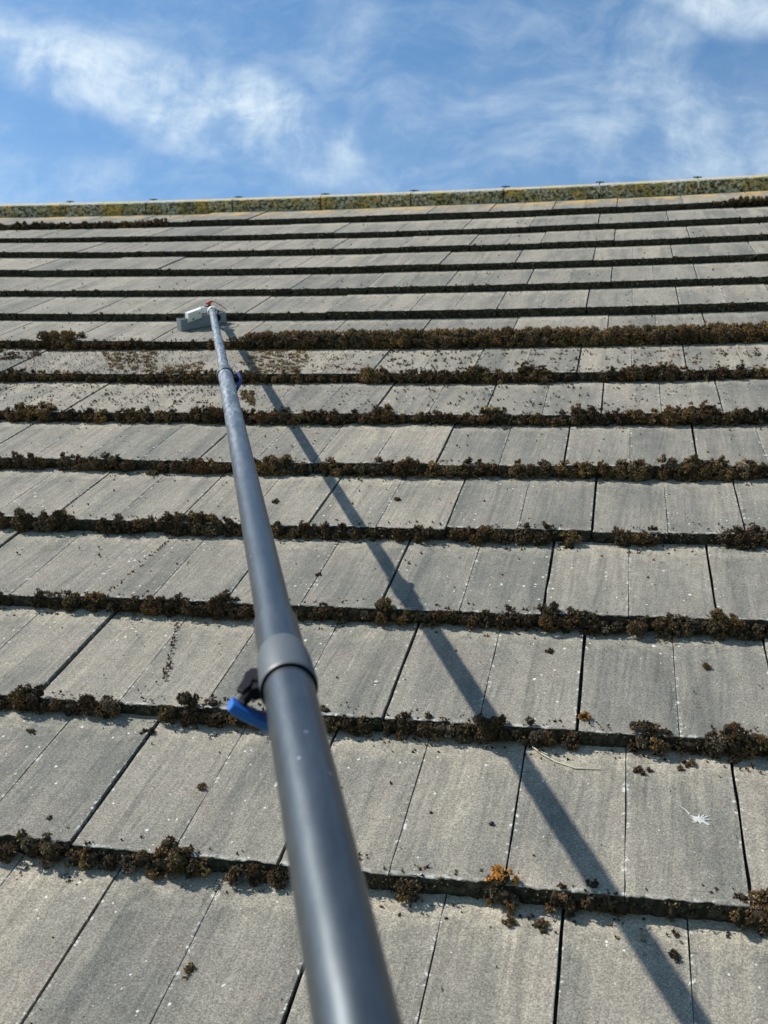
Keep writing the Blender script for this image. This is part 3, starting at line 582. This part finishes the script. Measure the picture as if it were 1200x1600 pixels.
# crumbs strewn over the tiles
ms = Moss()
def on_surf(uv, lift=.001): uv = np.asarray(uv); return np.stack([uv[:, 0], uv[:, 1], surf_np(uv[:, 0], uv[:, 1]) + lift], 1)
def in_poly(P, poly):
    poly = np.array(poly); ins = np.zeros(len(P), bool); j = len(poly) - 1
    for i in range(len(poly)):
        c_ = ((poly[i, 1] > P[:, 1]) != (poly[j, 1] > P[:, 1])) & (P[:, 0] < (poly[j, 0] - poly[i, 0]) * (P[:, 1] - poly[i, 1]) / (poly[j, 1] - poly[i, 1] + 1e-12) + poly[i, 0]); ins ^= c_; j = i
    return ins
def region(poly, n, tr, wts, cl=0):
    poly = np.array(poly); lo, hi = poly.min(0), poly.max(0); P = rng.uniform(lo, hi, (n * 3, 2)); P = P[in_poly(P, poly)][:n]
    if cl:   # gather towards a few centres
        cen = P[rng.choice(len(P), cl)]; d = P[:, None] - cen[None]; j = (d ** 2).sum(2).argmin(1); P = cen[j] + (P - cen[j]) * rng.uniform(.15, 1.0, (len(P), 1))
    ms.scatter(on_surf(P, .0012), tr, wts)
region([(.2, 1.62), (3.1, 1.62), (3.2, 2.9), (.0, 2.9)], 320, .0030, W_DARK)
region([(.9, .8), (3.1, .8), (3.1, 1.62), (.4, 1.62)], 240, .0026, W_DARK)
region([(1.3, -.3), (2.9, -.3), (3.0, .8), (1.0, .8)], 130, .0018, W_DARK)
region([(-1, 2.9), (3.3, 2.9), (3.5, 4.5), (-1, 4.5)], 160, .0032, W_DARK)
region([(1.375, 2.245), (1.553, 2.222), (1.62, 2.02), (1.60, 1.93), (1.475, 1.928), (1.38, 2.06)], 1900, .0028, W_HEAP, 60)
region([(1.55, 2.22), (1.70, 2.22), (1.85, 1.94), (1.62, 1.94)], 130, .0030, W_GOLD, 14)
region([(.857, 2.205), (1.051, 2.226), (1.156, 1.946), (.997, 1.955)], 700, .0029, W_HEAP, 40)
region([(1.157, 1.997), (1.261, 2.08), (1.308, 1.947), (1.186, 1.921)], 420, .0028, W_HEAP, 30)
region([(.465, 2.24), (.61, 2.245), (.677, 2.111), (.50, 2.03)], 420, .0036, W_DARK, 9)
region([(1.454, 1.842), (1.507, 1.828), (1.566, 1.646), (1.489, 1.74)], 320, .0028, W_GOLD, 7)
region([(1.62, 1.92), (2.9, 1.92), (3.0, 2.22), (1.72, 2.22)], 700, .0030, W_DARK, 90)
region([(1.30, 1.64), (2.9, 1.64), (2.9, 1.90), (1.30, 1.90)], 330, .0027, W_DARK, 70)
region([(.5, 1.64), (1.5, 1.64), (1.4, 1.90), (.5, 1.90)], 330, .0027, W_DARK, 50)
region([(.45, 1.93), (1.75, 1.93), (1.65, 2.24), (.40, 2.24)], 1500, .0019, W_GOLD)
region([(.7, 1.62), (1.8, 1.62), (1.7, 1.91), (.6, 1.91)], 500, .0017, W_DARK)
region([(1.25, 2.255), (2.95, 2.255), (2.95, 2.36), (1.35, 2.36)], 2600, .0032, W_HEAP)
for k in range(1, 9):
    lo = {1: 1.6, 2: 1.4, 3: 1.2, 4: 1.0}.get(k, .6); region([(lo, lip_v(k) - .05), (2.9, lip_v(k) - .05), (2.9, lip_v(k) - .008), (lo, lip_v(k) - .008)], 90 + 20 * k, .0022, W_DARK, 30)
    region([(lo, lip_v(k) + .0), (2.9, lip_v(k) + .0), (2.9, lip_v(k) + .035), (lo, lip_v(k) + .035)], 60 + 20 * k, .0022, W_DARK, 24)
for (a, b2, c_, d_) in ((1.735, .62, 1.80, .40), (1.60, .95, 1.58, .66)):      # crumbs along two joints
    t_ = rng.random(60); ms.scatter(on_surf(np.stack([a + (c_ - a) * t_ + rng.normal(0, .003, 60), b2 + (d_ - b2) * t_], 1)), .0024, W_DARK)
o = ms.build('moss_crumbs', leaves=4); tag(o, 'brown moss crumbs strewn over the tiles, thickest below the pole head', 'moss crumbs', kind='stuff')

# single tufts lying or growing on the tiles
def tuft_thing(label, u_, v_, r_, wts, tr=.0019, flat=.6, extra=None, lift=0.0, name='moss_tuft'):
    n0 = surf(u_, v_); ms = Moss(); ms.cushion((u_, v_, n0 + r_ * flat * .55 + lift), (r_, r_ * .85, r_ * flat), tr, wts, lobes=7)
    for _ in range(3):
        d = rng.normal(0, r_ * .75, 2); ms.cushion((u_ + d[0], v_ + d[1], surf(u_ + d[0], v_ + d[1]) + .002 + lift * .5), (r_ * .4, r_ * .4, r_ * .3), tr, wts, lobes=4)
    if extra: extra(ms)
    o = ms.build(name, origin=(u_, v_, n0)); tag(o, label, 'moss', 'single tufts of moss on the tiles'); return o
def hang(ms): ms.strand([(2.412, -.004, .022), (2.416, -.010, .008), (2.421, -.018, -.004 + .035)], .0036, .0017, W_ORANGE)
tuft_thing('bright orange moss tuft on the lowest tile edge, with a strand hanging from it', 2.409, .006, .0135, W_ORANGE, flat=.95, extra=hang, lift=.002)
tuft_thing('rusty moss fragment lying just below the hanging orange strand', 2.421, -.036, .010, (0, 1, 3, 3, 4, 2, 3, 2), flat=.4)
tuft_thing('flat dark fragment just right of the rusty one below the lowest edge', 2.457, -.036, .011, W_DARK, flat=.3)
tuft_thing('small straw coloured moss tuft on a joint at the lower left of the photo', 2.057, -.167, .0085, (0, 0, 1, 3, 3, 5, 5, 3), flat=.6)
tuft_thing('golden moss tuft growing in the wide joint right of the pole shadow', 2.493, .356, .0075, W_ORANGE, flat=.8)
tuft_thing('brown moss lump lying below the right end of the second tile edge', 2.645, .285, .0085, (0, 1, 3, 4, 4, 1, 1, 2), flat=.6)
tuft_thing('flat dark scrap beside a joint below the second tile edge on the right', 2.576, .266, .0075, W_DARK, flat=.35)
tuft_thing('dark loose tuft at the head of the widest joint on the left', 1.818, .279, .0085, W_GREY, flat=.6)
tuft_thing('small loose tuft at the left border below the second tile edge', 1.628, .255, .008, W_DARK, flat=.5)
tuft_thing('tiny reddish tuft on a joint between the left edge and the pole', 1.955, .151, .0065, (0, 1, 3, 4, 5, 0, 0, 3), flat=.5)
tuft_thing('dark flat scrap right of the pole shadow on the third course', 2.430, .556, .006, W_DARK, flat=.3)
tuft_thing('dark flat scrap near the right border on the third course', 2.682, .525, .006, W_DARK, flat=.3)
tuft_thing('dark tuft left of the last tile edge gap near the lower right corner', 2.612, -.063, .006, W_GREY, flat=.4)
tuft_thing('dark crumb on the left part of the lowest full course', 1.767, .051, .004, W_DARK, flat=.4)
tuft_thing('dark tuft right of the pole on the fifth course', 1.788, 1.094, .008, W_GREY, flat=.4)
tuft_thing('flat brown scrap right of the pole shadow on the fifth course', 2.058, 1.124, .008, W_DARK, flat=.3)
tuft_thing('small tuft on a joint close right of the pole above its grey collar', 1.968, .775, .0055, W_DARK, flat=.4)
tuft_thing('grey tuft hanging below a bare stretch of the fourth tile edge', 2.439, .943, .013, W_GREY, flat=.6)
tuft_thing('curl of yellowish moss turned out below the fifth tile edge on the left', 1.425, 1.262, .016, (1, 2, 3, 2, 1, 5, 2, 4), flat=.5)
m = MB(); n0 = surf(2.381, .116); m.lathe((2.377, .116, n0 + .0026), (1, .3, 0), [(0, .0006), (.0015, .0022), (.004, .0030), (.0065, .0022), (.008, .0006)], 10)
tag(m.obj('seed', MT_BIRD, smooth=True), 'small dark seed lying on the tile left of the pole shadow', 'seed')

# bird droppings, straw, leaf
def splat(label, u_, v_, r_, spikes, elong=1.0, streaks=()):
    n0 = surf(u_, v_); th = np.linspace(0, 2 * np.pi, 90, endpoint=False); rad = np.full(90, .36)
    for _ in range(spikes):
        a = rng.uniform(0, 2 * np.pi); w_ = rng.uniform(.04, .10); l_ = rng.uniform(.15, 1.0); rad += l_ * np.exp(-((np.angle(np.exp(1j * (th - a)))) / w_) ** 2) * .55
    rad += rng.normal(0, .03, 90); U, V_ = np.cos(th) * rad * r_ * elong, np.sin(th) * rad * r_
    top = np.stack([U * .96 + u_, V_ * .96 + v_, np.zeros(90)], 1); bot = np.stack([U + u_, V_ + v_, np.zeros(90)], 1)
    for q, h in ((top, .0012), (bot, -.001)): q[:, 2] = surf_np(q[:, 0], q[:, 1]) + h
    m = MB(); c_ = np.array([[u_, v_, n0 + .002]]); j = np.arange(90); m.add(np.vstack([c_, top]), np.stack([np.zeros(90, int), 1 + j, 1 + (j + 1) % 90], 1))
    m.add(np.vstack([top, bot]), np.stack([j, (j + 1) % 90, (j + 1) % 90 + 90, j + 90], 1))
    for (p, q) in streaks: m.tube([(p[0], p[1], surf(*p) + .0004), ((p[0] + q[0]) / 2 + .001, (p[1] + q[1]) / 2, surf(*p) + .0003), (q[0], q[1], surf(*q) + .0002)], (.0010, .0006, .0003), 6)
    tag(m.obj('bird_dropping', MT_DROP), label, 'bird dropping', 'bird droppings on the tiles')
splat('star shaped white bird dropping on the tile at the lower right', 2.651, .160, .0165, 22, 1.3, [((2.640, .170), (2.628, .187)), ((2.658, .161), (2.674, .164))])
splat('long white bird dropping beside a joint high on the seventh course', 2.180, 1.842, .013, 4, .9, [((2.181, 1.84), (2.184, 1.80)), ((2.184, 1.80), (2.178, 1.775))])
splat('small heart shaped white dropping just right of the pole collar', 2.157, .429, .0095, 3, 1.1)
splat('white chip shaped dropping on the tile edge in the pole shadow', 1.815, 1.290, .012, 3, 1.5)
m = MB(); m.tube([(2.421, .303, surf(2.421, .303) + .004), (2.435, .288, surf(2.435, .288) + .003), (2.457, .271, surf(2.457, .271) + .002), (2.486, .258, surf(2.486, .258) + .0018), (2.521, .260, surf(2.521, .260) + .002)], (.0011, .0012, .0012, .0012, .0006), 8)
tag(m.obj('dry_straw', MT_STRAW, smooth=True), 'pale curved stalk of dry straw lying below the second tile edge', 'straw')
m = MB(); n0 = surf(1.935, 1.463)
lp = [(-.0105, 0, .001), (-.006, .0045, .003), (.001, .0055, .004), (.008, .003, .0025), (.0115, -.001, .0035), (.006, -.004, .0015), (-.002, -.005, .0008), (-.007, -.003, .0008)]
pl = np.array([(1.935 + x, 1.463 + y, n0 + z) for x, y, z in lp]); cc_ = np.array([[1.935, 1.463, n0 + .0012]]); pb = pl - (0, 0, .0004)
m.add(np.vstack([cc_, pl]), [(0, 1 + q, 1 + (q + 1) % 8) for q in range(8)]); m.add(np.vstack([cc_ - (0, 0, .0004), pb]), [(0, 1 + (q + 1) % 8, 1 + q) for q in range(8)])
m.add(np.vstack([pl, pb]), [(q, (q + 1) % 8, (q + 1) % 8 + 8, q + 8) for q in range(8)])
tag(m.obj('fallen_leaf', MT_LEAF), 'small yellow leaf on the sixth course right of the pole shadow', 'leaf')

# ------------------------------------------------------------------ telescopic pole with scraper head
TIP = np.array([1.21773196, 2.30786644, .0803054]); AX = -np.array([-.3630367, .9121386, -.19028275])
ez = AX / np.linalg.norm(AX); ex = np.cross((0, 0, 1.), ez); ex /= np.linalg.norm(ex); ey = np.cross(ez, ex)
MP = Matrix(((ex[0], ey[0], ez[0], TIP[0]), (ex[1], ey[1], ez[1], TIP[1]), (ex[2], ey[2], ez[2], TIP[2]), (0, 0, 0, 1)))
pole = bpy.data.objects.new('cleaning_pole', None); C.objects.link(pole); pole.matrix_world = ROOF @ MP; pole.empty_display_size = .1
tag(pole, 'long grey telescopic pole with blue levers and a scraper head, leaning over the roof', 'pole')
B3 = np.stack([ex, ey, ez], 1)
def P2L(p): return (np.asarray(p, float) - TIP) @ B3           # roof frame to pole frame
def D2L(d): return np.asarray(d, float) @ B3
Zax = (0, 0, 1.)
def zs(a, b2, n): return np.linspace(a, b2, n)
for a, b2, rr_ in ((-.165, 1.505, .01115), (1.45, 2.99, .01400), (2.93, 4.35, .01625)):
    m = MB(); m.lathe((0, 0, 0), Zax, [(a, rr_ * .9), (a + .001, rr_)] + [(z_, rr_) for z_ in zs(a + .02, b2 - .02, 24)] + [(b2 - .001, rr_), (b2, rr_ * .9)], 72)
    m.obj('pole_section', MT_POLE, pole, smooth=True)
def collar(s0, s1, r_in, r_out, r_next):
    m = MB(); m.lathe((0, 0, 0), Zax, [(s0 - .006, r_in + .0002), (s0 - .002, r_in + .0022), (s0 + .006, r_out - .0015), (s0 + .020, r_out - .0006), (s1 - .004, r_out), (s1 - .001, r_out - .0004), (s1, r_out - .0009), (s1 - .001, r_out - .0013), (s1 - .014, r_out - .0014)], 72, cap=False)
    c_ = m.obj('locking_collar', MT_COLLAR, pole, smooth=True)
    m = MB(); m.lathe((0, 0, 0), Zax, [(s1 - .012, r_next + .0001), (s1 - .0005, r_next + .0001), (s1 + .0002, r_next + .0008), (s1 - .0006, r_out - .0013), (s1 - .012, r_out - .00135)], 64, cap=False)
    m.obj('seal', MT_BLACK, c_, smooth=True); return c_
cn = collar(2.994, 3.050, .0140, .0190, .01625)
cf = collar(1.462, 1.530, .01115, .0168, .0140)
# near lever: a curved blue bar swung out from a black lug
def arc_bar(parent, name, mat, pts, wdir, wd, thk):
    pts = np.asarray(pts); n = len(pts); m = MB(); V = []
    wdir = np.asarray(wdir, float)
    for i in range(n):
        t = pts[min(i + 1, n - 1)] - pts[max(i - 1, 0)]; t /= np.linalg.norm(t); nn_ = np.cross(t, wdir); nn_ /= np.linalg.norm(nn_)
        taper = .90 if i in (0, n - 1) else 1
        hw, ht, b_ = wd / 2 * taper, thk / 2 * taper, min(thk, wd) * .16
        for (x, y) in ((-hw + b_, -ht), (hw - b_, -ht), (hw, -ht + b_), (hw, ht - b_), (hw - b_, ht), (-hw + b_, ht), (-hw, ht - b_), (-hw, -ht + b_)): V.append(pts[i] + wdir * x + nn_ * y)
    F = [(i * 8 + j, i * 8 + (j + 1) % 8, (i + 1) * 8 + (j + 1) % 8, (i + 1) * 8 + j) for i in range(n - 1) for j in range(8)]
    m.add(V, F)
    for k in (0, n - 1): r_ = np.array(V[k * 8:(k + 1) * 8]); m.add(np.vstack([[r_.mean(0)], r_]), [(0, 1 + j, 1 + (j + 1) % 8) for j in range(8)])
    return m.obj(name, mat, parent)
def L(perp, s_):                      # a point given by its offset from the axis (roof frame) and its distance along the pole
    q = D2L(perp); q[2] = s_; return q
a0, a1 = D2L((-.0345, -.0145, -.0015)), D2L((-.0143, -.0104, -.0238))
def bez(p, q, r_, n=12): t = np.linspace(0, 1, n)[:, None]; return (1 - t) ** 2 * p + 2 * t * (1 - t) * q + t ** 2 * r_
p0, p1, p2 = L((-.0345, -.0143, -.0030), 3.052), L((-.0215, -.0118, -.0150), 3.052), L((-.0040, -.0065, -.0275), 3.046)
arc_bar(cn, 'lever', MT_BLUE, bez(p0, p1, p2), (0, 0, 1.), .0140, .0064)
arc_bar(cn, 'lever', MT_BLUE, bez(p0 + (0, 0, .0005), p1 + (0, 0, .0005), p2 + (0, 0, .0005))[2:9] + D2L((-.002, -.001, -.0024)), (0, 0, 1.), .0050, .0030)
ld = D2L((-.93, -.36, .02)); ld[2] = 0; ld /= np.linalg.norm(ld); pd = np.cross(Zax, ld)
m = MB()
for off in (-.0048, .0028):
    m.prism([(.0165, 3.020), (.0215, 3.018), (.0262, 3.024), (.0285, 3.036), (.0325, 3.048), (.0290, 3.054), (.0240, 3.046), (.0215, 3.036), (.0180, 3.038), (.0165, 3.044)], (0, 0, 0), ld, Zax, pd, off, off + .0036, .0006)
m.prism([(.0165, 3.036), (.0225, 3.038), (.0235, 3.050), (.0165, 3.048)], (0, 0, 0), ld, Zax, pd, -.0035, .0050, .0006)
m.obj('clamp_bracket', MT_BLACK, cn)
# far lever
q0, q1, q2 = L((.0200, .0050, -.0080), 1.474), L((.0300, .0080, -.0160), 1.482), L((.0165, .0040, -.0310), 1.535)
fd = D2L((.80, .22, -.55)); fd[2] = 0; fd /= np.linalg.norm(fd); pf = np.cross(Zax, fd)
arc_bar(cf, 'lever', MT_DBLUE, bez(q0, L((.0325, .0085, -.0150), 1.490), q2), pf, .0155, .0060)
m = MB(); m.prism([(.0140, 1.466), (.0240, 1.470), (.0285, 1.484), (.0240, 1.504), (.0140, 1.512)], (0, 0, 0), fd, Zax, pf, -.0045, .0045, .0008)
m.obj('clamp_bracket', MT_BLACK, cf)

# head: frame A, e1 along the block, e2 away from the camera, e3 out of the roof
A0 = np.array([1.0640623, 2.39439103, -.0044]); e1 = np.array([.61549871, .78813789, -.055]); e1 /= np.linalg.norm(e1)
e2 = np.array([-.78813789, .61549871, -.075]); e2 /= np.linalg.norm(e2); e3 = np.cross(e1, e2); e3 /= np.linalg.norm(e3)
def H(x, y, z): return P2L(A0 + e1 * x + e2 * y + e3 * z)
E1, E2, E3 = D2L(e1), D2L(e2), D2L(e3)
m = MB(); m.prism([(0, .0005), (.182, .0005), (.1825, .039), (.001, .041)], H(0, 0, 0), E1, E3, E2, 0, .030, .0018)
bk = m.obj('scraper_block', MT_BLOCK, pole)
m = MB(); m.prism([(.004, .0395), (.180, .0378), (.180, .0400), (.004, .0417)], H(0, .006, 0), E1, E3, E2, 0, .018, .0006); m.obj('groove_insert', MT_BLACK, bk)
# white angled bracket: box on the block, arm to the joint
m = MB(); m.prism([(.026, .026), (.081, .034), (.083, .066), (.030, .058)], H(0, -.007, 0), E1, E3, E2, 0, .024, .0022)
m.prism([(.081, .048), (.112, .050), (.113, .066), (.083, .069)], H(0, -.004, 0), E1, E3, E2, 0, .018, .0020)
br = m.obj('mounting_bracket', MT_WHITE, pole)
m = MB(); m.lathe(H(.045, -.0085, .036), -E2, [(0, .0028), (.0016, .0028), (.002, .0018)], 14); m.obj('screw', MT_BLACK, br); m = MB(); m.lathe(H(.072, -.0085, .052), -E2, [(0, .0022), (.0012, .0022)], 12); m.obj('screw', MT_BLACK, br)
# joint ring round the pole end
m = MB(); m.lathe((0, 0, 0), Zax, [(-.176, .006), (-.175, .0150), (-.171, .0168), (-.150, .0168), (-.146, .0150), (-.145, .0118), (-.150, .0116)], 40, cap=False)
jr = m.obj('joint_ring', MT_WHITE, pole, smooth=True)
for a in (.4, 1.7, 3.1, 4.6):
    m = MB(); d = np.array([math.cos(a), math.sin(a), 0]); m.lathe(d * .0135 + np.array([0, 0, -.148]), Zax, [(0, .0022), (.0035, .0022), (.004, .0014)], 10); m.obj('screw', MT_BLACK, jr)
m = MB(); m.lathe(H(.112, .004, .062), E1, [(-.012, .006), (-.010, .0075), (.016, .0075), (.018, .006)], 20); m.obj('pivot_pin', MT_BLACK, jr)
m = MB(); m.lathe(H(.142, -.010, .024), E2, [(0, .008), (.002, .0125), (.020, .0125), (.022, .008)], 28); m.lathe(H(.146, -.002, .045), E1, [(-.010, .004), (-.008, .006), (.004, .006), (.006, .004)], 16); m.obj('rubber_bush', MT_BLACK, pole, smooth=True)
m = MB(); m.prism([(.128, .040), (.146, .040), (.150, .052), (.134, .054)], H(0, .0, 0), E1, E3, E2, 0, .008, .001); m.obj('lever_arm', MT_WHITE, pole)
m = MB(); m.lathe(H(.121, .004, .060), E3, [(0, .004), (.010, .0038), (.012, .0062), (.017, .0068), (.021, .0055), (.022, .003)], 18); m.prism([(.108, .074), (.134, .077), (.134, .081), (.108, .079)], H(0, .001, 0), E1, E3, E2, 0, .006, .0008)
kb = m.obj('red_knob', MT_RED, pole)
m = MB(); cur = [H(.118, .004, .081), H(.130, .003, .0825), H(.145, .001, .077), H(.160, -.001, .065), H(.174, -.003, .053), H(.188, -.004, .041)]; m.tube(cur, (.0016, .0017, .0015, .0013, .0012, .0009), 8); m.obj('red_strap', MT_RED, kb, smooth=True)
for o in pole.children_recursive: pass
